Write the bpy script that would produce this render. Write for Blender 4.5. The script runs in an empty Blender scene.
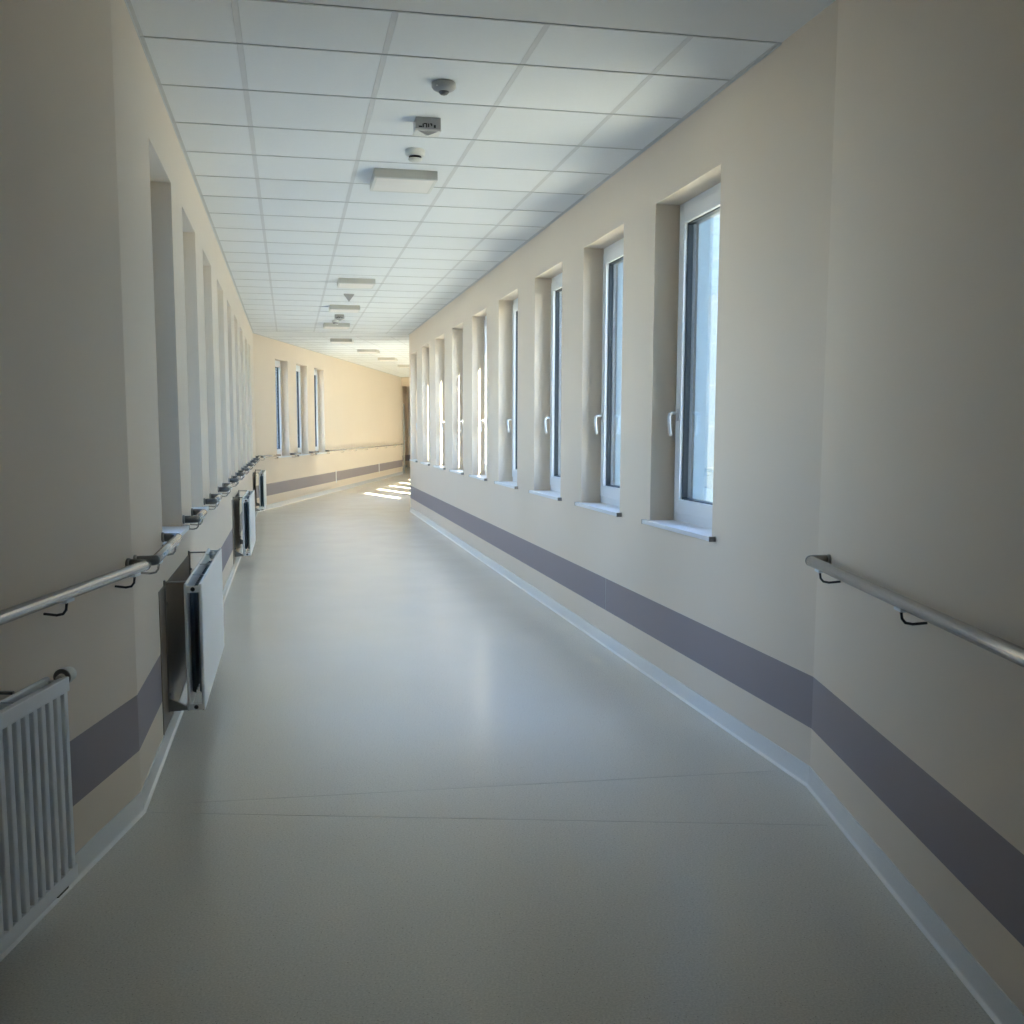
import bpy, bmesh, math, random
from mathutils import Matrix, Vector
random.seed(4)
C = bpy.context.scene.collection
PI = math.pi

# ------------------------------------------------------------------ measured layout (metres)
F = 1062.434; CY = 554.062; PITCH = .1172925; ROLL = -.0033004; EYE = 1.42675
YAW0, YAW1, YAW2 = .0071857, -.2055031, .0573736
WL, WR = -.568566, 2.020793           # side planes of the middle stretch
CEIL = 3.0125
BT, BB, BASE = .4506, .2394, .0835    # painted band, skirting height
TH = .335; REV = .135                 # wall thickness, inner reveal

def axes(y): return (math.sin(y), math.cos(y)), (math.cos(y), -math.sin(y))
def pt(yaw, u, v, o=(0, 0)):
    d, n = axes(yaw)
    return (o[0]+u*d[0]+v*n[0], o[1]+u*d[1]+v*n[1])
L1 = pt(YAW1, 4.0228, WL); L2 = pt(YAW1, 18.6024, WL)
R1 = pt(YAW1, 3.8105, WR); R2 = pt(YAW1, 18.30, WR)
W2 = 2.584
END = 15.45; FAR = 21.6
def s0l(u, v=0): return pt(YAW0, u, v, L1)
def s0r(u, v=0): return pt(YAW0, u, v, R1)
def s1(u, v): return pt(YAW1, u, v)
def s2(u, v=0): return pt(YAW2, u, v, L2)
BACK = -6.6

# ------------------------------------------------------------------ materials
def mat(name, col, rough=.5, metal=0., spec=.5, noise=None, bump=None, coat=0.):
    m = bpy.data.materials.new(name); m.use_nodes = True
    nt = m.node_tree; b = nt.nodes['Principled BSDF']
    b.inputs['Base Color'].default_value = (*col, 1); b.inputs['Roughness'].default_value = rough
    b.inputs['Metallic'].default_value = metal; b.inputs['Specular IOR Level'].default_value = spec
    b.inputs['Coat Weight'].default_value = coat
    tc = nt.nodes.new('ShaderNodeNewGeometry')
    if noise:
        sc, amt = noise
        n = nt.nodes.new('ShaderNodeTexNoise'); n.inputs['Scale'].default_value = sc; n.inputs['Detail'].default_value = 4
        nt.links.new(tc.outputs['Position'], n.inputs['Vector'])
        mx = nt.nodes.new('ShaderNodeMix'); mx.data_type = 'RGBA'
        mx.inputs[6].default_value = (*[c*(1-amt) for c in col], 1)
        mx.inputs[7].default_value = (*[min(1, c*(1+amt)) for c in col], 1)
        nt.links.new(n.outputs['Fac'], mx.inputs[0]); nt.links.new(mx.outputs[2], b.inputs['Base Color'])
    if bump:
        sc, st = bump
        n = nt.nodes.new('ShaderNodeTexNoise'); n.inputs['Scale'].default_value = sc
        nt.links.new(tc.outputs['Position'], n.inputs['Vector'])
        bp = nt.nodes.new('ShaderNodeBump'); bp.inputs['Strength'].default_value = st; bp.inputs['Distance'].default_value = .002
        nt.links.new(n.outputs['Fac'], bp.inputs['Height']); nt.links.new(bp.outputs['Normal'], b.inputs['Normal'])
    return m

def wall_mat(name='wall_paint'):
    m = mat(name, (.70, .62, .495), .55, spec=.35, bump=(90, .12))
    nt = m.node_tree; b = nt.nodes['Principled BSDF']
    g = nt.nodes.new('ShaderNodeNewGeometry'); sx = nt.nodes.new('ShaderNodeSeparateXYZ')
    nt.links.new(g.outputs['Position'], sx.inputs[0])
    gt = nt.nodes.new('ShaderNodeMath'); gt.operation = 'GREATER_THAN'; gt.inputs[1].default_value = BB
    lt = nt.nodes.new('ShaderNodeMath'); lt.operation = 'LESS_THAN'; lt.inputs[1].default_value = BT
    mu = nt.nodes.new('ShaderNodeMath'); mu.operation = 'MULTIPLY'
    nt.links.new(sx.outputs['Z'], gt.inputs[0]); nt.links.new(sx.outputs['Z'], lt.inputs[0])
    nt.links.new(gt.outputs[0], mu.inputs[0]); nt.links.new(lt.outputs[0], mu.inputs[1])
    n = nt.nodes.new('ShaderNodeTexNoise'); n.inputs['Scale'].default_value = 1.3; n.inputs['Detail'].default_value = 3
    nt.links.new(g.outputs['Position'], n.inputs['Vector'])
    a = nt.nodes.new('ShaderNodeMix'); a.data_type = 'RGBA'
    a.inputs[6].default_value = (.745, .64, .52, 1); a.inputs[7].default_value = (.77, .665, .54, 1)
    nt.links.new(n.outputs['Fac'], a.inputs[0])
    c = nt.nodes.new('ShaderNodeMix'); c.data_type = 'RGBA'; c.inputs[7].default_value = (.285, .245, .255, 1)
    nt.links.new(mu.outputs[0], c.inputs[0]); nt.links.new(a.outputs[2], c.inputs[6])
    nt.links.new(c.outputs[2], b.inputs['Base Color'])
    return m

def floor_mat():
    m = mat('vinyl_floor', (.5, .48, .43), .33, spec=.5, coat=0)
    nt = m.node_tree; b = nt.nodes['Principled BSDF']
    g = nt.nodes.new('ShaderNodeNewGeometry')
    n = nt.nodes.new('ShaderNodeTexNoise'); n.inputs['Scale'].default_value = 160; n.inputs['Detail'].default_value = 3
    v = nt.nodes.new('ShaderNodeTexVoronoi'); v.inputs['Scale'].default_value = 70
    n2 = nt.nodes.new('ShaderNodeTexNoise'); n2.inputs['Scale'].default_value = 2.2; n2.inputs['Detail'].default_value = 4
    for t in (n, v, n2): nt.links.new(g.outputs['Position'], t.inputs['Vector'])
    r = nt.nodes.new('ShaderNodeValToRGB')
    r.color_ramp.elements[0].position = .35; r.color_ramp.elements[0].color = (.575, .56, .50, 1)
    r.color_ramp.elements[1].position = .65; r.color_ramp.elements[1].color = (.71, .69, .62, 1)
    nt.links.new(n.outputs['Fac'], r.inputs[0])
    r2 = nt.nodes.new('ShaderNodeValToRGB')
    r2.color_ramp.elements[0].position = .07; r2.color_ramp.elements[0].color = (.45, .42, .36, 1)
    r2.color_ramp.elements[1].position = .12; r2.color_ramp.elements[1].color = (1, 1, 1, 1)
    nt.links.new(v.outputs['Distance'], r2.inputs[0])
    mx = nt.nodes.new('ShaderNodeMix'); mx.data_type = 'RGBA'; mx.blend_type = 'MULTIPLY'; mx.inputs[0].default_value = 1
    nt.links.new(r.outputs[0], mx.inputs[6]); nt.links.new(r2.outputs[0], mx.inputs[7])
    nt.links.new(mx.outputs[2], b.inputs['Base Color'])
    mr = nt.nodes.new('ShaderNodeMapRange'); mr.inputs[3].default_value = .20; mr.inputs[4].default_value = .29
    nt.links.new(n2.outputs['Fac'], mr.inputs[0]); nt.links.new(mr.outputs[0], b.inputs['Roughness'])
    bp = nt.nodes.new('ShaderNodeBump'); bp.inputs['Strength'].default_value = .05; bp.inputs['Distance'].default_value = .002
    nt.links.new(n2.outputs['Fac'], bp.inputs['Height']); nt.links.new(bp.outputs['Normal'], b.inputs['Normal'])
    return m

def glass_mat():
    m = bpy.data.materials.new('window_glass'); m.use_nodes = True; nt = m.node_tree; nt.nodes.clear()
    o = nt.nodes.new('ShaderNodeOutputMaterial'); t = nt.nodes.new('ShaderNodeBsdfTransparent')
    t.inputs[0].default_value = (.90, .95, .96, 1)
    g = nt.nodes.new('ShaderNodeBsdfGlossy'); g.inputs['Roughness'].default_value = .02
    ge = nt.nodes.new('ShaderNodeNewGeometry'); dt = nt.nodes.new('ShaderNodeVectorMath'); dt.operation = 'DOT_PRODUCT'
    nt.links.new(ge.outputs['Normal'], dt.inputs[0]); nt.links.new(ge.outputs['Incoming'], dt.inputs[1])
    def mth(op, a, b=None):
        n = nt.nodes.new('ShaderNodeMath'); n.operation = op
        for i, q in enumerate((a, b)):
            if q is None: continue
            if isinstance(q, (int, float)): n.inputs[i].default_value = q
            else: nt.links.new(q, n.inputs[i])
        return n.outputs[0]
    ab = mth('ABSOLUTE', dt.outputs['Value'])
    r1 = mth('ADD', mth('MULTIPLY', mth('POWER', mth('SUBTRACT', 1.0, ab), 5.0), .96), .04)
    fr = mth('DIVIDE', mth('MULTIPLY', r1, 3.2), mth('ADD', mth('MULTIPLY', r1, 2.2), 1.0))   # double glazing
    mx = nt.nodes.new('ShaderNodeMixShader')
    nt.links.new(fr, mx.inputs[0]); nt.links.new(t.outputs[0], mx.inputs[1]); nt.links.new(g.outputs[0], mx.inputs[2])
    nt.links.new(mx.outputs[0], o.inputs[0]); return m

M = dict(
    wall=wall_mat(), floor=floor_mat(), glass=glass_mat(),
    skirt=mat('skirting_vinyl', (.76, .765, .755), .25, noise=(140, .06)),
    seam=mat('weld_seam', (.44, .43, .39), .4, noise=(40, .1)),
    tile=mat('ceiling_tile', (.80, .82, .825), .9, spec=.1, noise=(120, .025)),
    tbar=mat('ceiling_bar', (.66, .67, .67), .6, noise=(8, .04)),
    gap=mat('ceiling_gap', (.2, .2, .2), .8, noise=(8, .04)),
    crossbar=mat('ceiling_cross_bar', (.56, .57, .57), .6, noise=(8, .04)),
    plaster=mat('ceiling_plaster', (.78, .78, .76), .8, spec=.2, noise=(3, .02)),
    angle=mat('ceiling_edge_bar', (.58, .59, .58), .5, noise=(10, .03)),
    pvc=mat('window_white_plastic', (.76, .78, .80), .3, noise=(5, .02)),
    gasket=mat('anthracite_plastic', (.02, .028, .034), .4, noise=(9, .1)),
    cap=mat('sill_end_cap', (.30, .29, .28), .5, noise=(50, .1)),
    handle=mat('handle_silver', (.72, .72, .72), .3, .35, noise=(30, .03)),
    steel=mat('brushed_steel', (.48, .47, .46), .2, .95, noise=(60, .08)),
    dsteel=mat('dark_steel', (.16, .155, .15), .35, .8, noise=(60, .1)),
    black=mat('black_rubber', (.02, .02, .02), .45, noise=(30, .1)),
    enamel=mat('radiator_enamel', (.80, .83, .85), .3, noise=(6, .02)),
    radin=mat('shade_dark_fins', (.22, .30, .34), .5, noise=(6, .05)),  # white enamel fins, coloured dark for the shade between the panels
    bracket=mat('galvanised_bracket', (.30, .29, .27), .45, .5, noise=(30, .1)),
    lampbody=mat('lamp_housing', (.60, .58, .52), .5, noise=(10, .03)),
    diffuser=mat('lamp_diffuser', (.84, .81, .76), .4, noise=(60, .02)),
    plastic=mat('white_detector_plastic', (.72, .72, .68), .45, noise=(20, .03)),
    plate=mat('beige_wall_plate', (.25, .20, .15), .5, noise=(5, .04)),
    lining=mat('skylit_shade_lining', (.30, .42, .50), .5, noise=(5, .04)),  # bluish tone stands in for skylit shade on the outer reveals
    gplastic=mat('grey_detector_plastic', (.42, .42, .41), .4, noise=(20, .05)),
    door=mat('grey_door', (.36, .37, .36), .45, noise=(6, .05)),
    facade=mat('light_block_facade', (.10, .145, .17), .7, noise=(1.5, .04)),  # dark tone of the added blocks, holds back daylight
    ground=mat('pale_paving', (.24, .235, .20), .9, noise=(.8, .12)),
    roof=mat('roof_felt', (.3, .3, .3), .9, noise=(2, .1)),
)

# ------------------------------------------------------------------ mesh helpers
class MB:
    def __init__(s): s.bm = bmesh.new()
    def box(s, x0, x1, y0, y1, z0, z1, mi=0, bev=0, M4=None):
        r = bmesh.ops.create_cube(s.bm, size=1)
        vs = r['verts']
        for v in vs:
            v.co = Vector(((x0+x1)/2+v.co.x*(x1-x0), (y0+y1)/2+v.co.y*(y1-y0), (z0+z1)/2+v.co.z*(z1-z0)))
        fs = list({f for v in vs for f in v.link_faces})
        for f in fs: f.material_index = mi
        if bev:
            es = list({e for v in vs for e in v.link_edges})
            g = bmesh.ops.bevel(s.bm, geom=es, offset=bev, segments=2, affect='EDGES', profile=.5)
            for f in g['faces']: f.material_index = mi
        return s
    def prism(s, poly, z0, z1, mi=0):
        a = [s.bm.verts.new((p[0], p[1], z0)) for p in poly]; b = [s.bm.verts.new((p[0], p[1], z1)) for p in poly]
        n = len(poly); fs = [s.bm.faces.new(a[::-1]), s.bm.faces.new(b)]
        for i in range(n): fs.append(s.bm.faces.new((a[i], a[(i+1) % n], b[(i+1) % n], b[i])))
        for f in fs: f.material_index = mi
        bmesh.ops.triangulate(s.bm, faces=fs[:2])
        return s
    def sweep(s, path, r, seg=14, mi=0, cap=True):
        P = [Vector(p) for p in path]; rings = []; prev = None
        for i, p in enumerate(P):
            t = ((P[min(i+1, len(P)-1)]-P[max(i-1, 0)])).normalized()
            if prev is None:
                up = Vector((0, 0, 1)) if abs(t.z) < .9 else Vector((1, 0, 0)); a = t.cross(up).normalized()
            else: a = (prev-t*prev.dot(t)).normalized()
            prev = a; b = t.cross(a)
            rings.append([s.bm.verts.new(p+r*(math.cos(2*PI*k/seg)*a+math.sin(2*PI*k/seg)*b)) for k in range(seg)])
        for q, w in zip(rings, rings[1:]):
            for k in range(seg):
                f = s.bm.faces.new((q[k], q[(k+1) % seg], w[(k+1) % seg], w[k])); f.smooth = True; f.material_index = mi
        if cap:
            f = s.bm.faces.new(rings[0][::-1]); f.material_index = mi; f = s.bm.faces.new(rings[-1]); f.material_index = mi
        return s
    def lathe(s, prof, seg=32, c=(0, 0, 0), axis='z', mi=0):
        rings = []
        for r, h in prof:
            ring = []
            for k in range(seg):
                a = 2*PI*k/seg; x, y = r*math.cos(a), r*math.sin(a)
                p = (x, y, h) if axis == 'z' else ((x, h, y) if axis == 'y' else (h, x, y))
                ring.append(s.bm.verts.new((c[0]+p[0], c[1]+p[1], c[2]+p[2])))
            rings.append(ring)
        for q, w in zip(rings, rings[1:]):
            for k in range(seg):
                f = s.bm.faces.new((q[k], q[(k+1) % seg], w[(k+1) % seg], w[k])); f.smooth = True; f.material_index = mi
        f = s.bm.faces.new(rings[0][::-1]); f.material_index = mi; f = s.bm.faces.new(rings[-1]); f.material_index = mi
        return s
    def build(s, name, mats, parent=None, loc=(0, 0, 0), rz=0, sharp=True):
        me = bpy.data.meshes.new(name)
        bmesh.ops.recalc_face_normals(s.bm, faces=s.bm.faces[:])
        s.bm.to_mesh(me); s.bm.free()
        for m in (mats if isinstance(mats, (list, tuple)) else [mats]): me.materials.append(m)
        o = bpy.data.objects.new(name, me); C.objects.link(o)
        o.location = loc; o.rotation_euler = (0, 0, rz)
        if parent: o.parent = parent
        return o

def tag(o, label=None, cat=None, group=None, kind=None):
    for k, v in (('label', label), ('category', cat), ('group', group), ('kind', kind)):
        if v: o[k] = v
    return o
def empty(name, loc, rz=0):
    o = bpy.data.objects.new(name, None); C.objects.link(o); o.empty_display_size = .1
    o.location = loc; o.rotation_euler = (0, 0, rz); return o
def dup(o, name=None):
    c = o.copy(); C.objects.link(c)
    for ch in list(o.children):
        d = ch.copy(); C.objects.link(d); d.parent = c
        for g in list(ch.children):
            e = g.copy(); C.objects.link(e); e.parent = d
    return c

# ------------------------------------------------------------------ shell
def struct(o, label=None, cat=None): o['kind'] = 'structure'; tag(o, label, cat); return o

def wall_run(name, origin, yaw, u0, u1, side, openings, label, zlo=-.35, zhi=CEIL+.35, cut0=0, cut1=0):
    """side=+1: room lies at local x<0; wall occupies x in 0..TH. side=-1: mirrored.
    cut0/cut1 shift the outer edge at the ends (mitre)."""
    s = MB()
    def blk(a, b, z0, z1, ca=0, cb=0):
        X = side*TH
        s.prism([(0, a), (X, a+ca), (X, b+cb), (0, b)], z0, z1)
    us = u0
    for i, (a, b, z0, z1) in enumerate(openings):
        blk(us, a, zlo, zhi, cut0 if i == 0 else 0, 0)
        blk(a, b, zlo, z0); blk(a, b, z1, zhi)
        us = b
    blk(us, u1, zlo, zhi, cut0 if not openings else 0, cut1)
    o = s.build(name, M['wall'], loc=(origin[0], origin[1], 0), rz=-yaw)
    return struct(o, label, 'wall')

ZS, ZT = .905, 2.672
RW = [(4.885, 5.810), (6.385, 7.294), (7.885, 8.796), (9.475, 10.364), (11.022, 11.909), (12.56, 13.42), (14.098, 14.998), (15.683, 16.53), (17.26, 18.08)]
LW = [(4.975, 5.860), (6.440, 7.290), (7.900, 8.720), (9.42, 10.25), (10.84, 11.56), (12.22, 12.96), (13.65, 14.40), (15.02, 15.76), (16.34, 17.12)]
FW = [(1.30, 2.16), (2.76, 3.62), (4.20, 5.05)]
SW = [(1.95+1.56*k, 2.85+1.56*k) for k in range(9)]    # sun side of the far stretch
op = lambda L: [(a, b, ZS, ZT) for a, b in L]

OS1 = (0, 0)
# middle stretch
oL = pt(YAW1, 0, WL); oR = pt(YAW1, 0, WR)
wall_run('wall_left', oL, YAW1, 4.0228, 18.6024, -1, op(LW), 'cream corridor wall on the left with nine narrow window openings and a grey band', cut0=.036, cut1=.044)
wall_run('wall_right', oR, YAW1, 3.8105, 18.30, 1, op(RW), 'cream corridor wall on the right with nine narrow windows and a grey band', cut0=-.036, cut1=-.044)
# near stretch
wall_run('wall_left_near', L1, YAW0, BACK, 0, -1, [], 'shaded near wall on the left behind the ribbed radiator', cut1=.036)
wall_run('wall_right_near', R1, YAW0, BACK-.32, 0, 1, [], 'near wall on the right carrying the long steel handrail', cut1=-.036)
# far stretch
r2u = (R2[0]-L2[0])*math.sin(YAW2)+(R2[1]-L2[1])*math.cos(YAW2)
wall_run('wall_left_lobby', s2(0, -.8), YAW2, END, FAR, -1, [], 'shaded side wall of the lobby beyond the distant doorway')
wall_run('wall_left_far', L2, YAW2, 0, END+.1, -1, op(FW), 'warm sunlit far wall on the left with three narrow windows', cut0=.044)
oR2 = pt(YAW2, 0, W2, L2)
wall_run('wall_right_far', R2, YAW2, 0, FAR-r2u, 1, [(a-r2u, b-r2u, ZS, ZT) for a, b in SW], 'far right wall hidden round the bend', cut0=-.044)
# closing walls
s = MB(); s.box(-.6, 3.4, -.3, 0, -.3, CEIL+.3)
struct(s.build('wall_back', M['wall'], loc=(*s0l(BACK, 0), 0), rz=-YAW0), 'wall behind the viewer closing the corridor', 'wall')
s = MB(); s.box(-1.1, W2+.3, 0, .3, -.3, CEIL+.3)
struct(s.build('wall_end', M['wall'], loc=(*s2(FAR), 0), rz=-YAW2), 'distant shaded end wall with a dark band beyond the doorway', 'wall')
s = MB(); s.box(0, W2, 0, .18, 2.74, CEIL+.02)
struct(s.build('wall_lintel', M['wall'], loc=(*s2(END), 0), rz=-YAW2), 'beam across the corridor above the distant doorway', 'wall')

def offs(path, d):
    """offset a plan polyline sideways (positive = right of travel) with mitred corners"""
    out = []
    for i, p in enumerate(path):
        ns = []
        if i: a = Vector(p)-Vector(path[i-1]); a.normalize(); ns.append(Vector((a.y, -a.x)))
        if i < len(path)-1: a = Vector(path[i+1])-Vector(p); a.normalize(); ns.append(Vector((a.y, -a.x)))
        n = sum(ns, Vector((0, 0))); n = n/len(ns); n = n/n.length_squared if n.length else n
        out.append((p[0]+n.x*d, p[1]+n.y*d))
    return out
def profile(name, path, prof, m, side, close=True):
    s = MB(); rows = []
    for d, z in prof:
        rows.append([s.bm.verts.new((x, y, z)) for x, y in offs(path, d*side)])
    k = len(rows)
    for i in range(k if close else k-1):
        a, b = rows[i], rows[(i+1) % k]
        for j in range(len(path)-1):
            s.bm.faces.new((a[j], a[j+1], b[j+1], b[j]))
    for j in (0, -1):
        s.bm.faces.new([r[j] for r in rows])
    return s.build(name, m)

PL = [s0l(BACK), L1, L2, s2(END+.1), s2(END+.1, -.8), s2(FAR, -.8)]
PR = [s0r(BACK-.3), R1, R2, s2(FAR, W2)]
outer = offs(PL, -.33) + offs(PR, .33)[::-1]
s = MB(); s.prism(outer, -.30, 0)
fl = struct(s.build('floor', M['floor']), 'pale speckled vinyl corridor floor', 'floor')
# cove skirting
R = .008
cove = [(0, BASE), (.004, BASE), (.0045, .014)]+[(.0045+R*(1-math.cos(a)), .003+R*(1-math.sin(a))+.002) for a in [PI/8*k for k in range(1, 4)]]+[(.0128, .003), (.0145, .0), (0, 0)]
cv = profile('baseboard_left', PL, cove, M['skirt'], 1); struct(cv, 'pale coved vinyl skirting along the left wall', 'skirting')
cv = profile('baseboard_right', PR, cove, M['skirt'], -1); struct(cv, 'pale coved vinyl skirting along the right wall', 'skirting')

# ceiling: slab, plaster strip, grid with tiles
s = MB()
s.prism(outer, CEIL+.012, CEIL+.30, 0)
G0 = 4.28
# plain plaster over the near stretch
s.prism([s0l(BACK), L1, s1(G0-.004, WL), s1(G0-.004, WR), R1, s0r(BACK-.3)], CEIL, CEIL+.02, 1)
TB = .5*.026
rowsu = [G0, 4.765, 5.385]+[4.8112+.6*k for k in range(2, 23)]
rowsu = [u for u in rowsu if u < 18.2]+[18.27]
cols = [WL+.012]+[-.1694+.6*k for k in range(4)]+[WR-.012]
e = MB()
def tile(f, a, b, c, d):
    s.prism([f(a, c), f(a, d), f(b, d), f(b, c)], CEIL, CEIL+.014, 2)
for a, b in zip(rowsu, rowsu[1:]):
    for i, (c, d) in enumerate(zip(cols, cols[1:])):
        tile(s1, a+.001, b-.001, c+(TB if i else 0), d-(TB if i < 4 else 0))
for u in rowsu:
    s.prism([s1(u-.005, WL), s1(u-.005, WR), s1(u+.005, WR), s1(u+.005, WL)], CEIL-.0036, CEIL+.01, 4)
for c in cols[1:-1]:
    s.prism([s1(G0, c-TB+.0008), s1(G0, c+TB-.0008), s1(18.27, c+TB-.0008), s1(18.27, c-TB+.0008)], CEIL-.0005, CEIL+.013, 3)
# wedge between the two grids
s.prism([s1(18.275, WL), s1(18.275, WR), s2(.80, W2), s2(.80, 0), L2], CEIL, CEIL+.014, 2)
cols2 = [.012]+[.38+.6*k for k in range(4)]+[W2-.012]
u = .80
while u < END-.2:
    for i, (c, d) in enumerate(zip(cols2, cols2[1:])):
        tile(s2, u+.0045, min(u+.6, END)-.0045, c+(TB if i else 0), d-(TB if i < 4 else 0))
    s.prism([s2(u-.005, 0), s2(u-.005, W2), s2(u+.005, W2), s2(u+.005, 0)], CEIL-.0036, CEIL+.01, 4)
    u += .6
for c in cols2[1:-1]:
    s.prism([s2(.80, c-TB+.0008), s2(.80, c+TB-.0008), s2(END, c+TB-.0008), s2(END, c-TB+.0008)], CEIL-.0005, CEIL+.013, 3)
s.prism([s2(END, 0), s2(END, W2), s2(FAR, W2), s2(FAR, -.8), s2(END+.1, -.8), s2(END+.1, 0)], CEIL, CEIL+.014, 1)
struct(s.build('ceiling', [M['gap'], M['plaster'], M['tile'], M['tbar'], M['crossbar']]), 'suspended ceiling of white rectangular tiles', 'ceiling')
for i, (pa, sd, txt) in enumerate((([s1(G0, WL), L2, s2(END)], 1, 'left'), ([s1(G0, WR), R2, s2(END, W2)], -1, 'right'))):
    t = profile('trim_%d' % (i+1), pa, [(0, CEIL-.002), (.02, CEIL-.002), (.02, CEIL+.004), (.003, CEIL+.004), (.003, CEIL-.008), (0, CEIL-.008)][::1], M['angle'], sd)
    struct(t, 'thin pale metal edge strip where the ceiling meets the %s wall' % txt, 'ceiling trim')
# welded seams in the vinyl
def strip(name, a, b, w, m, lab, z=.0005):
    a = Vector(a); b = Vector(b); n = (b-a).normalized(); n = Vector((n.y, -n.x))*w/2
    q = MB(); q.prism([a-n, a+n, b+n, b-n], -.001, z)
    return struct(q.build(name, m), lab, 'seam')
strip('trim_3', s1(4.02, WL+.03), (1.15, 3.72), .0025, M['seam'], 'welded floor seam running straight across between the two bends')
strip('trim_4', s1(4.10, WL+.12), s1(4.02, WR-.05), .0025, M['seam'], 'welded floor seam slanting across just beyond the straight one')
# cover strips on the far band and fine joint on the right band
for i, u in enumerate((6.09, 11.46)):
    q = MB(); q.box(0, .008, -.03, .03, BB-.04, BT+.03)
    struct(q.build('trim_%d' % (5+i), M['pvc'], loc=(*s2(u), 0), rz=-YAW2), 'narrow white upright cover strip across the far grey band, %s one' % ('nearer' if i == 0 else 'farther'), 'cover strip')
q = MB(); q.box(-.0012, 0, -.003, .003, BB, BT)
struct(q.build('trim_7', M['seam'], loc=(*s1(6.66, WR), 0), rz=-YAW1), 'hairline upright joint in the grey band of the right wall', 'joint')

# ------------------------------------------------------------------ windows
OW, OH = .9, ZT-ZS
def make_window(name, w):
    """local x = outwards through the wall from the inner face, y = along the opening 0..w, z from sill"""
    t = empty(name, (0, 0, 0)); t['kind'] = 'structure'
    x0 = REV; FRW = .058; SWD = .072
    def ring(s, xa, xb, y0, y1, z0, z1, wd, mi=0, bev=.003, low=None):
        low = low or wd
        s.box(xa, xb, y0, y0+wd, z0, z1, mi, bev); s.box(xa, xb, y1-wd, y1, z0, z1, mi, bev)
        s.box(xa, xb, y0+wd-.001, y1-wd+.001, z1-wd, z1, mi, bev); s.box(xa, xb, y0+wd-.001, y1-wd+.001, z0, z0+low, mi, bev)
    s = MB(); ring(s, x0+.008, x0+.07, 0, w, 0, OH, FRW, low=.062); s.build('window_frame', M['pvc'], t)
    s = MB(); ring(s, x0-.008, x0+.05, .046, w-.046, .05, OH-.046, SWD, low=.078)
    sash = s.build('window_sash', M['pvc'], t)
    g0, g1, h0, h1 = .046+SWD, w-.046-SWD, .05+.078, OH-.046-SWD
    s = MB(); ring(s, x0+.012, x0+.075, g0-.02, g1+.02, h0-.02, h1+.02, .026, bev=0)
    s.build('glazing_bead', M['gasket'], sash)['label'] = 'dark grey outer glazing surround'
    s = MB(); s.box(x0+.028, x0+.034, g0, g1, h0, h1); s.build('window_pane', M['glass'], sash)
    # lever handle on the far stile
    hy = w-.046-SWD*.5; hz = .605
    s = MB(); s.box(x0-.018, x0-.007, hy-.013, hy+.013, hz-.035, hz+.035, 0, .004)
    s.sweep([(x0-.012, hy, hz+.008), (x0-.045, hy, hz+.008), (x0-.056, hy, hz+.002), (x0-.060, hy, hz-.012), (x0-.058, hy, hz-.05), (x0-.054, hy, hz-.09), (x0-.047, hy, hz-.118)], .0095, 10)
    s.build('window_handle', M['handle'], sash)['label'] = 'silver lever handle pointing down'
    s = MB(); s.box(-.032, x0+.012, -.0, w+.0, -.020, .003, 0, .003); s.box(-.0318, -.0015, -.044, -.001, -.0199, .0029, 0, .002); s.box(-.0318, -.0015, w+.001, w+.044, -.0199, .0029, 0, .002)
    sl = s.build('window_sill', M['pvc'], t)
    s = MB(); s.box(-.0335, -.001, -.049, -.044, -.0215, .004); s.box(-.0335, -.001, w+.044, w+.049, -.0215, .004); s.build('end_cap', M['cap'], sl)['label'] = 'grey plastic end cap of the sill'
    s = MB(); s.box(x0+.076, TH+.004, w-.012, w-.001, .004, OH-.012); s.box(x0+.076, TH+.004, .001, .012, .004, OH-.012); s.box(x0+.076, TH+.004, .001, w-.001, OH-.012, OH-.001)
    s.build('added_lining', M['lining'], t)  # added sheets that colour the outer reveal as skylit shade
    s = MB(); s.box(x0+.07, TH+.03, 0, w, -.03, .004); s.build('outer_sill', M['cap'], t)
    return t
cache = {}
NTH = ['first', 'second', 'third', 'fourth', 'fifth', 'sixth', 'seventh', 'eighth', 'ninth', 'tenth', 'eleventh']
wi = 0
def portal(cx, cy, w, ang):
    l = bpy.data.lights.new('window_portal', 'AREA'); l.shape = 'RECTANGLE'; l.size = w; l.size_y = OH; l.cycles.is_portal = True
    o = bpy.data.objects.new('window_portal', l); C.objects.link(o); o.location = (cx, cy, ZS+OH/2)
    o.rotation_euler = (PI/2, 0, ang)
def place(list_, f, yaw, side, lab, seen=True):
    global wi
    for k, (a, b) in enumerate(list_):
        wi += 1; w = b-a
        t = make_window('window_%d' % wi, w)
        if side > 0:
            p = f(a); t.location = (*p, ZS); t.rotation_euler = (0, 0, -yaw)
            p = f((a+b)/2, .32); portal(*p, w, -yaw+PI/2)
        else:
            p = f(b); t.location = (*p, ZS); t.rotation_euler = (0, 0, -yaw+PI)
            p = f((a+b)/2, -.32); portal(*p, w, -yaw-PI/2)
        tag(t, lab(k), 'window')
place(RW, lambda u, v=0: s1(u, WR+v), YAW1, 1, lambda k: '%s narrow white-framed window from the viewer in the right wall' % NTH[k])
place(LW, lambda u, v=0: s1(u, WL+v), YAW1, -1, lambda k: '%s narrow window recess from the viewer in the left wall' % NTH[k])
place(FW, lambda u, v=0: s2(u, v), YAW2, -1, lambda k: '%s of three narrow windows in the warm far wall, counted from the bend' % NTH[k])
place(SW, lambda u, v=0: s2(u, W2+v), YAW2, 1, lambda k: '%s window of the far right wall round the bend' % NTH[k])

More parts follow.
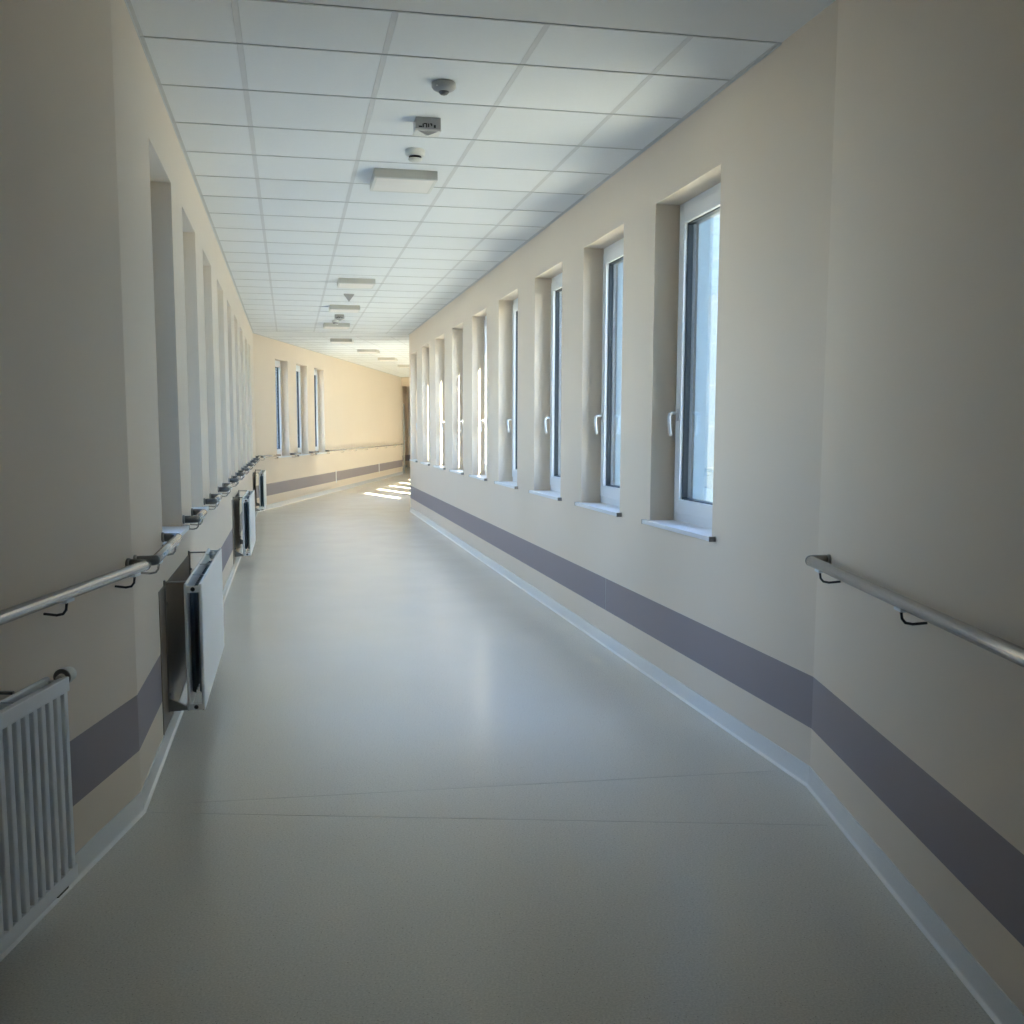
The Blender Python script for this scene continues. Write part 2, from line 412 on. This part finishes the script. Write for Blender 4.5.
# ------------------------------------------------------------------ handrails
RZ, RO, RR = .940, .072, .0185
def handrail(f, yaw, u0, u1, side, z, label, group=None, bm_='steel', near=True, far=True, r=RR, ro=RO, spacing=.75, brk=None):
    """f(u,v): plan point, v positive into the room"""
    t = empty('handrail', (*f(u0, 0), 0), -yaw)
    sg = side  # local x into the room: +1 for left walls, -1 for right walls
    L = u1-u0; c = .035
    s = MB(); s.sweep([(sg*ro, (c if near else 0), z), (sg*ro, L-(c if far else 0), z)], r, 18)
    s.build('rail', M['steel'], t)
    for on, y, dr in ((near, 0, 1), (far, L, -1)):
        if not on: continue
        s = MB()
        pth = [(sg*.012, y+dr*.012, z)]+[(sg*(ro-c+c*math.sin(a)), y+dr*(.012+(c-.012)*(1-math.cos(a))), z) for a in [PI/12*k for k in range(0, 7)]]
        pth[-1] = (sg*ro, y+dr*(c+.002), z)
        s.sweep(pth, r*1.04, 16); s.build('end_bend', M['dsteel'], t)
        s = MB(); s.lathe([(.022, 0), (.023, .003), (.023, .007), (.021, .010)], 20, (sg*0, y+dr*.012, z), 'x')
        if sg < 0:
            for v in s.bm.verts: v.co.x = -v.co.x
        s.build('wall_cap', M['bracket'], t)
    if brk is None:
        n = max(2, round(L/spacing)+1); m0 = min(.14, L*.25); brk = [m0+(L-2*m0)*k/(n-1) for k in range(n)]
    for y in brk:
        s = MB()
        s.sweep([(sg*.002, y, z-.060), (sg*ro*.55, y, z-.064), (sg*ro*.82, y, z-.060), (sg*ro*.95, y, z-.048), (sg*ro, y, z-r-.004)], .0042, 8)
        s.build('bracket', M[bm_], t)
        s = MB(); s.box(sg*ro-.012, sg*ro+.012, y-.028, y+.028, z-r-.006, z-r+.004, 0, .002); s.build('saddle_plate', M['enamel'], t)
    return tag(t, label, 'handrail', group)
handrail(lambda u, v: s0l(u, v), YAW0, -4.2, -.035, 1, RZ, 'long steel handrail on the near left wall above the ribbed radiator', bm_='black', spacing=.62)
handrail(lambda u, v: s0r(u, -v), YAW0, -4.2, -.15, -1, .938, 'long steel handrail on the near right wall ending in a bend at the corner', bm_='black', r=.0195, ro=.078, brk=[4.05-.16-.83*k for k in range(5)])
pier = [(4.06, LW[0][0]-.02)]+[(LW[k][1]+.03, LW[k+1][0]-.02) for k in range(8)]+[(LW[8][1]+.03, 18.5)]
for k, (a, b) in enumerate(pier):
    if k == 0: lab = 'short steel handrail piece between the near left corner and the first left window'
    elif k < 9: lab = 'short steel handrail piece on the wall pier between the %s and %s left windows' % (NTH[k-1], NTH[k])
    else: lab = 'short steel handrail piece between the ninth left window and the far bend'
    handrail(lambda u, v: s1(u, WL+v), YAW1, a, b, 1, .940, lab, 'steel handrail pieces on the left window piers', spacing=.9)
fp = [(.12, FW[0][0]-.03), (FW[0][1]+.03, FW[1][0]-.03), (FW[1][1]+.03, FW[2][0]-.03), (FW[2][1]+.03, 15.35)]
fl_ = ['handrail piece on the warm far wall between the bend and its first window', 'handrail piece between the first and second far windows', 'handrail piece between the second and third far windows', 'long thin handrail on the far wall running from the third window to the distant doorway']
for k, (a, b) in enumerate(fp):
    handrail(lambda u, v: s2(u, v), YAW2, a, b, 1, .940, fl_[k], 'handrails on the warm far wall', spacing=1.5)

# ------------------------------------------------------------------ radiators
def panel_radiator(loc, rz, L, z0, z1, o0, o1, ribbed, label, group=None, head=False):
    """local x into the room (o0 back panel, o1 front face), y 0..L along the wall"""
    t = empty('radiator', (loc[0], loc[1], 0), rz)
    H = z1-z0
    def panel(name, xf, xb, rib):
        s = MB()
        if not rib:
            s.box(xb, xf, 0, L, z0, z1, 0, .006)
        else:
            xm = xf-.015
            s.box(xb, xm, 0, L, z0, z1, 0, .003)
            s.box(xm-.001, xf, 0, L, z1-.042, z1, 0, .003); s.box(xm-.001, xf, 0, L, z0, z0+.040, 0, .003)
            p = .0475; n = int((L-.02)/p); off = (L-n*p)/2
            for k in range(n+1):
                y = off+k*p
                ya, yb = max(0, y-.0130), min(L, y+.0130)
                s.box(xm-.001, xf-.0005, ya, yb, z0+.035, z1-.038, 0, .004)
            for k in range(n):   # rounded lower ends of the grooves
                y = off+(k+.5)*p
                s.lathe([(.001, -.006), (.007, -.003), (.008, 0)], 10, (xm, y, z0+.044), 'x')
        return s.build(name, M['enamel'], t)
    panel('front_panel', o1, o1-.014, ribbed)
    panel('back_panel', o0+.014, o0, False)
    # convector fins between the panels
    for xa, xb in ((o0+.013, (o0+o1)/2-.006), ((o0+o1)/2+.006, o1-.013)):
        s = MB(); ya = .10; n = int((L-.2)/.03)
        for k in range(n):
            y = ya+k*.03; x1, x2 = (xa, xb) if k % 2 else (xb, xa)
            s.prism([(x1, y), (x1, y+.0012), (x2, y+.0312), (x2, y+.030)], z0+.06, z1-.06)
        s.build('convector_fins', M['radin'], t)
    for y in (0, L):
        d = .016 if y == 0 else -.016
        for za, zb in ((z1-.040, z1-.010), (z0+.004, z0+.032)):
            s = MB(); s.box(o0+.010, o1-.010, min(y, y+d), max(y, y+d), za, zb, 0, .004); e_ = s.build('end_header', M['enamel'], t)
            s = MB(); s.lathe([(.010, -.006), (.010, 0), (.006, .002), (.006, .005)] if y else [(.006, -.005), (.006, -.002), (.010, 0), (.010, .006)], 14, ((o0+o1)/2, y, (za+zb)/2), 'y')
            s.build('plug', M['black'], e_)
    s = MB()
    for y in (L*.22, L*.5, L*.8):
        s.sweep([(o0+.004, y, z1-.002), (o1-.004, y, z1-.002)], .0025, 6); s.sweep([(o0+.004, y, z0+.01), (o1-.004, y, z0+.01)], .0025, 6)
    s.build('spacer_rod', M['enamel'], t)
    # wall brackets
    for y in ((.05, L-.22) if not ribbed else (.2, L-.2)):
        s = MB()
        s.box(0, .006, y-.014, y+.014, z0-.01, z1+.012, 0, .001)
        s.box(.004, .010, y-.014, y-.011, z0-.01, z1+.012)
        s.box(.004, o0+.004, y-.006, y+.006, z1-.002, z1+.006, 0, .001)
        a = s.bm
        tri = [(0, z0+.055), (0, z0-.008), (o0+.006, z0-.004), (o0+.006, z0+.006)]
        va = [a.verts.new((x, y-.010, z)) for x, z in tri]; vb = [a.verts.new((x, y+.010, z)) for x, z in tri]
        a.faces.new(va); a.faces.new(vb[::-1])
        for i in range(4): a.faces.new((va[i], vb[i], vb[(i+1) % 4], va[(i+1) % 4]))
        s.lathe([(.007, -.004), (.007, .004)], 12, (.012, y-.016, z0+.075), 'y'); s.lathe([(.007, -.004), (.007, .004)], 12, (.012, y-.016, z1-.09), 'y')
        s.build('wall_bracket', M['bracket'], t)
    if not head:
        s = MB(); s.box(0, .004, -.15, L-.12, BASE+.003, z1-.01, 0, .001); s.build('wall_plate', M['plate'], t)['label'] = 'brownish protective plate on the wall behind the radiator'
    if head:
        s = MB(); xm = (o0+o1)/2
        s.lathe([(.010, -.02), (.012, .0), (.021, .004), (.0235, .012), (.024, .026), (.021, .052), (.016, .056)], 24, (xm+.012, L+.0, z1-.004), 'y')
        v = s.build('thermostat_valve', M['plastic'], t); v['label'] = 'white round thermostat head'
        s = MB(); s.lathe([(.0245, .0), (.0245, .006)], 24, (xm+.012, L-.001, z1-.004), 'y'); s.build('valve_collar', M['bracket'], v)
        s = MB(); s.box(xm-.012, xm+.018, L-.10, L-.03, z0-.022, z0-.008, 0, .003); s.build('pipe_union', M['black'], t)
    else:
        s = MB(); s.lathe([(.008, -.03), (.014, -.026), (.014, .008), (.01, .012)], 14, (o0+.03, L-.1, z1-.02), 'z')
        s.build('vent_valve', M['plastic'], t)
    return tag(t, label, 'radiator', group)
panel_radiator(s0l(-2.30, 0), -YAW0, 1.43, .134, .726, .062, .13, True, 'ribbed white panel radiator on the near left wall with a thermostat head', head=True)
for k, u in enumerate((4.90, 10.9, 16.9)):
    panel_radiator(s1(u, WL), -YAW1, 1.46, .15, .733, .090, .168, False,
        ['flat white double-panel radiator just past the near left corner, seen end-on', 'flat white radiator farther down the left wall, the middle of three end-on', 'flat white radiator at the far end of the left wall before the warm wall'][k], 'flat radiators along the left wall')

# ------------------------------------------------------------------ ceiling fittings
def lamp(p, yaw, label):
    t = empty('ceiling_lamp', (*p, CEIL), -yaw)
    s = MB(); h = .195; d = .052
    s.box(-h, h, 0, 2*h, -d, 0, 0, .003)
    s.build('housing', M['lampbody'], t)
    s = MB(); s.box(-h+.018, h-.018, .018, 2*h-.018, -d-.004, -d+.003, 0, .002); s.build('diffuser', M['diffuser'], t)
    s = MB()
    for a in ((-h, -h+.018, 0, 2*h), (h-.018, h, 0, 2*h), (-h+.018, h-.018, 0, .018), (-h+.018, h-.018, 2*h-.018, 2*h)): s.box(*a, -d-.006, -d+.001, 0, .001)
    s.build('rim', M['plastic'], t)
    return tag(t, label, 'ceiling lamp', 'square ceiling lamps')
def w2s2(p):
    d, n = axes(YAW2); q = (p[0]-L2[0], p[1]-L2[1]); return q[0]*d[0]+q[1]*d[1], q[0]*n[0]+q[1]*n[1]
for u, lab in ((6.77, 'nearest and largest square white ceiling lamp, unlit'), (11.66, 'square ceiling lamp, second from the viewer, halfway down the ceiling'), (14.18, 'square ceiling lamp, third from the viewer, beyond the small hanging wedge'), (16.60, 'square ceiling lamp, fourth from the viewer, right behind the small detectors')):
    lamp(s1(u, .737), YAW1, lab)
for p, lab in (((-3.055, 19.22), 'square ceiling lamp just past the bend, fifth from the viewer'), ((-2.95, 21.80), 'square ceiling lamp past the bend, sixth from the viewer'), ((-2.85, 24.3), 'square ceiling lamp past the bend, seventh from the viewer'), ((-2.68, 26.9), 'farthest square ceiling lamp beside the right corner')):
    lamp(p, -.07 if p[1] < 20 else YAW2, lab)

# domed motion sensor
t = empty('motion_sensor', (*s1(5.08, .730), CEIL), -YAW1)
MB().lathe([(.050, 0), (.056, -.003), (.056, -.022), (.048, -.032), (.032, -.039), (.026, -.041)], 36).build('sensor_base', M['gplastic'], t)
MB().lathe([(.025, -.040), (.023, -.046), (.016, -.053), (.007, -.056)], 28).build('sensor_lens', M['dsteel'], t)
q = MB(); q.lathe([(.004, -.002), (.005, .0), (.003, .003)], 10, (-.036, -.038, -.026), 'z'); q.build('indicator_light', M['plastic'], t)
tag(t, 'grey domed motion sensor, nearest fitting on the ceiling', 'sensor')
# boxed detectors with a wedge under them
def boxdet(p, yaw, label, slots=True):
    t = empty('presence_detector', (*p, CEIL), -yaw)
    s = MB(); s.box(-.065, .065, 0, .11, -.058, 0, 0, .004); s.build('housing', M['gplastic'], t)
    s = MB(); s.box(-.068, .068, .002, .118, -.066, -.057, 0, .003); s.build('cover_plate', M['plastic'], t)
    s = MB()
    va = [(-.052, .012, -.066), (.052, .012, -.066), (0, .10, -.066), (0, .02, -.086)]
    vs = [s.bm.verts.new(v) for v in va]
    for f in ((0, 1, 2), (0, 3, 1), (1, 3, 2), (2, 3, 0)): s.bm.faces.new([vs[i] for i in f])
    s.build('wedge', M['gplastic'], t)
    if slots:
        s = MB()
        for x, w, z0, z1 in ((-.050, .018, -.052, -.045), (-.030, .006, -.052, -.034), (-.024, .018, -.036, -.031), (-.012, .006, -.052, -.034), (-.002, .006, -.050, -.032), (.008, .012, -.036, -.031), (.014, .006, -.044, -.034), (.028, .010, -.052, -.038)):
            s.box(x, x+w, -.003, .002, z0, z1)
        s.build('sensor_window', M['black'], t)
    return tag(t, label, 'detector', 'box detectors on the ceiling')
boxdet(s1(5.64, .730), YAW1, 'small grey box detector with dark slots between the dome and the smoke detector')
boxdet(s1(15.35, .72), YAW1, 'tiny grey box detector far down the ceiling just before the fourth lamp')
def smoke(p, label):
    t = empty('smoke_detector', (*p, CEIL), -YAW1)
    MB().lathe([(.052, 0), (.056, -.003), (.056, -.026), (.050, -.034), (.044, -.036)], 32).build('detector_base', M['plastic'], t)
    MB().lathe([(.036, -.035), (.036, -.050)], 28).build('vent_ring', M['black'], t)
    MB().lathe([(.040, -.049), (.040, -.056), (.030, -.064), (.014, -.068)], 28).build('detector_cap', M['plastic'], t)
    return tag(t, label, 'smoke detector', 'smoke detectors')
smoke(s1(6.30, .738), 'round cream smoke detector just before the nearest ceiling lamp')
smoke(s1(16.2, .70), 'tiny smoke detector far down the ceiling touching the fourth lamp in view')
t = empty('hanging_sign', (*s1(13.0, .726), CEIL), -YAW1)
s = MB(); bmx = s.bm
va = [bmx.verts.new(v) for v in [(-.062, 0, -.004), (.062, 0, -.004), (0, 0, -.09)]]; vb = [bmx.verts.new(v) for v in [(-.062, .05, -.004), (.062, .05, -.004), (0, .05, -.09)]]
bmx.faces.new(va); bmx.faces.new(vb[::-1])
for i in range(3): bmx.faces.new((va[i], vb[i], vb[(i+1) % 3], va[(i+1) % 3]))
s.build('wedge_body', M['gplastic'], t); q = MB(); q.box(-.065, .065, -.003, .053, -.005, 0); q.build('ceiling_plate', M['plastic'], t)
tag(t, 'small grey triangular wedge hanging between the second and third lamps', 'sign')

# ------------------------------------------------------------------ far door leaf and jamb
t = empty('door_1', (*s2(END+.12, .02), 0), -YAW2+.145); t['kind'] = 'structure'
s = MB(); s.box(0, .045, 0, .9, .01, 2.2, 0, .003); lf = s.build('door_leaf', M['door'], t)
s = MB(); s.sweep([(.045, .08, 1.05), (.09, .08, 1.05), (.09, .2, 1.05)], .01, 10); s.build('door_handle', M['handle'], lf)
tag(t, 'grey door leaf standing open against the wall at the far end', 'door')

# ------------------------------------------------------------------ outside
s = MB(); s.box(-80, 80, -60, 120, -3.8, -3.5)
struct(s.build('ground', M['ground']), 'pale ground outside', 'ground')
s = MB(); s.box(1.95, 3.95, -8, 3.9, -3.5, 8.5)  # unseen wing, added to shade the nearest right windows from the sun
s.build('sun_block_wing', M['facade']); struct(C.objects['sun_block_wing'], 'unseen wing added behind the viewer to keep sun off the nearest right windows', 'wall')

s = MB(); s.box(-14, -2.0, -8, 3.6, -3.5, 8.5)  # unseen block, added to hold skylight off the left window jambs
s.build('sky_block', M['facade']); struct(C.objects['sky_block'], 'unseen block added on the left behind the viewer to darken the left window recesses', 'wall')
# invented building: fills the right-hand panes, sized to cut skylight from that side
t = empty('added_building', (.4, 44.7, -3.5), 0)
ang = math.atan2(-.9, .43)
s = MB()
s.box(0, 48, 0, 9, 0, 19.5)
o = s.build('facade', M['facade'], t, rz=ang)
s = MB(); s.box(-.15, 48.15, -.15, 9.15, 19.5, 19.8); s.build('roof_edge', M['pvc'], t, rz=ang)
for k in range(1, 15):
    s = MB(); s.box(0, 48, -.02, 0, k*1.25, k*1.25+.03); s.build('panel_joint', M['cap'], t, rz=ang)
tag(t, 'invented bluish building face filling the nearest right-hand windows and cutting skylight', 'building')

# ------------------------------------------------------------------ light
w = bpy.data.worlds.new('sky'); bpy.context.scene.world = w; w.use_nodes = True
nt = w.node_tree; bg = nt.nodes['Background']
tcn = nt.nodes.new('ShaderNodeTexCoord'); sx = nt.nodes.new('ShaderNodeSeparateXYZ'); rp = nt.nodes.new('ShaderNodeValToRGB')
nt.links.new(tcn.outputs['Generated'], sx.inputs[0]); nt.links.new(sx.outputs['Z'], rp.inputs[0])
rp.color_ramp.elements[0].position = 0; rp.color_ramp.elements[0].color = (.68, .82, 1, 1)
rp.color_ramp.elements[1].position = .7; rp.color_ramp.elements[1].color = (.32, .52, 1, 1)
nt.links.new(rp.outputs[0], bg.inputs[0]); bg.inputs[1].default_value = 8.0
sun = bpy.data.lights.new('sun', 'SUN'); sun.energy = 120; sun.angle = .009; sun.color = (1, .87, .68)
so = bpy.data.objects.new('sun', sun); C.objects.link(so); so.location = (10, -10, 12)
el = math.radians(33.4); dv = Vector((-.482*math.cos(el), .876*math.cos(el), -math.sin(el)))
so.rotation_euler = dv.to_track_quat('-Z', 'Y').to_euler()

# ------------------------------------------------------------------ camera
cam = bpy.data.cameras.new('camera'); co = bpy.data.objects.new('camera', cam); C.objects.link(co)
fw = Vector((0, math.cos(PITCH), -math.sin(PITCH))); up = Vector((0, math.sin(PITCH), math.cos(PITCH))); rt = Vector((1, 0, 0))
r2 = math.cos(ROLL)*rt-math.sin(ROLL)*up; u2 = math.sin(ROLL)*rt+math.cos(ROLL)*up
m4 = Matrix(((r2.x, u2.x, -fw.x, 0), (r2.y, u2.y, -fw.y, 0), (r2.z, u2.z, -fw.z, EYE), (0, 0, 0, 1)))
co.matrix_world = m4
cam.sensor_width = 36; cam.lens = 36*F/1024; cam.shift_y = (CY-512)/1024; cam.clip_start = .05; cam.clip_end = 400
sc = bpy.context.scene; sc.camera = co
sc.view_settings.view_transform = 'Standard'; sc.view_settings.look = 'None'; sc.view_settings.gamma = 1
sc.view_settings.use_curve_mapping = False
sc.view_settings.exposure = 0.72
sc.cycles.max_bounces = 14; sc.cycles.diffuse_bounces = 8; sc.cycles.glossy_bounces = 6; sc.cycles.transparent_max_bounces = 16
sc.cycles.use_denoising = True
sc.cycles.blur_glossy = .6
sc.cycles.sample_clamp_indirect = 6
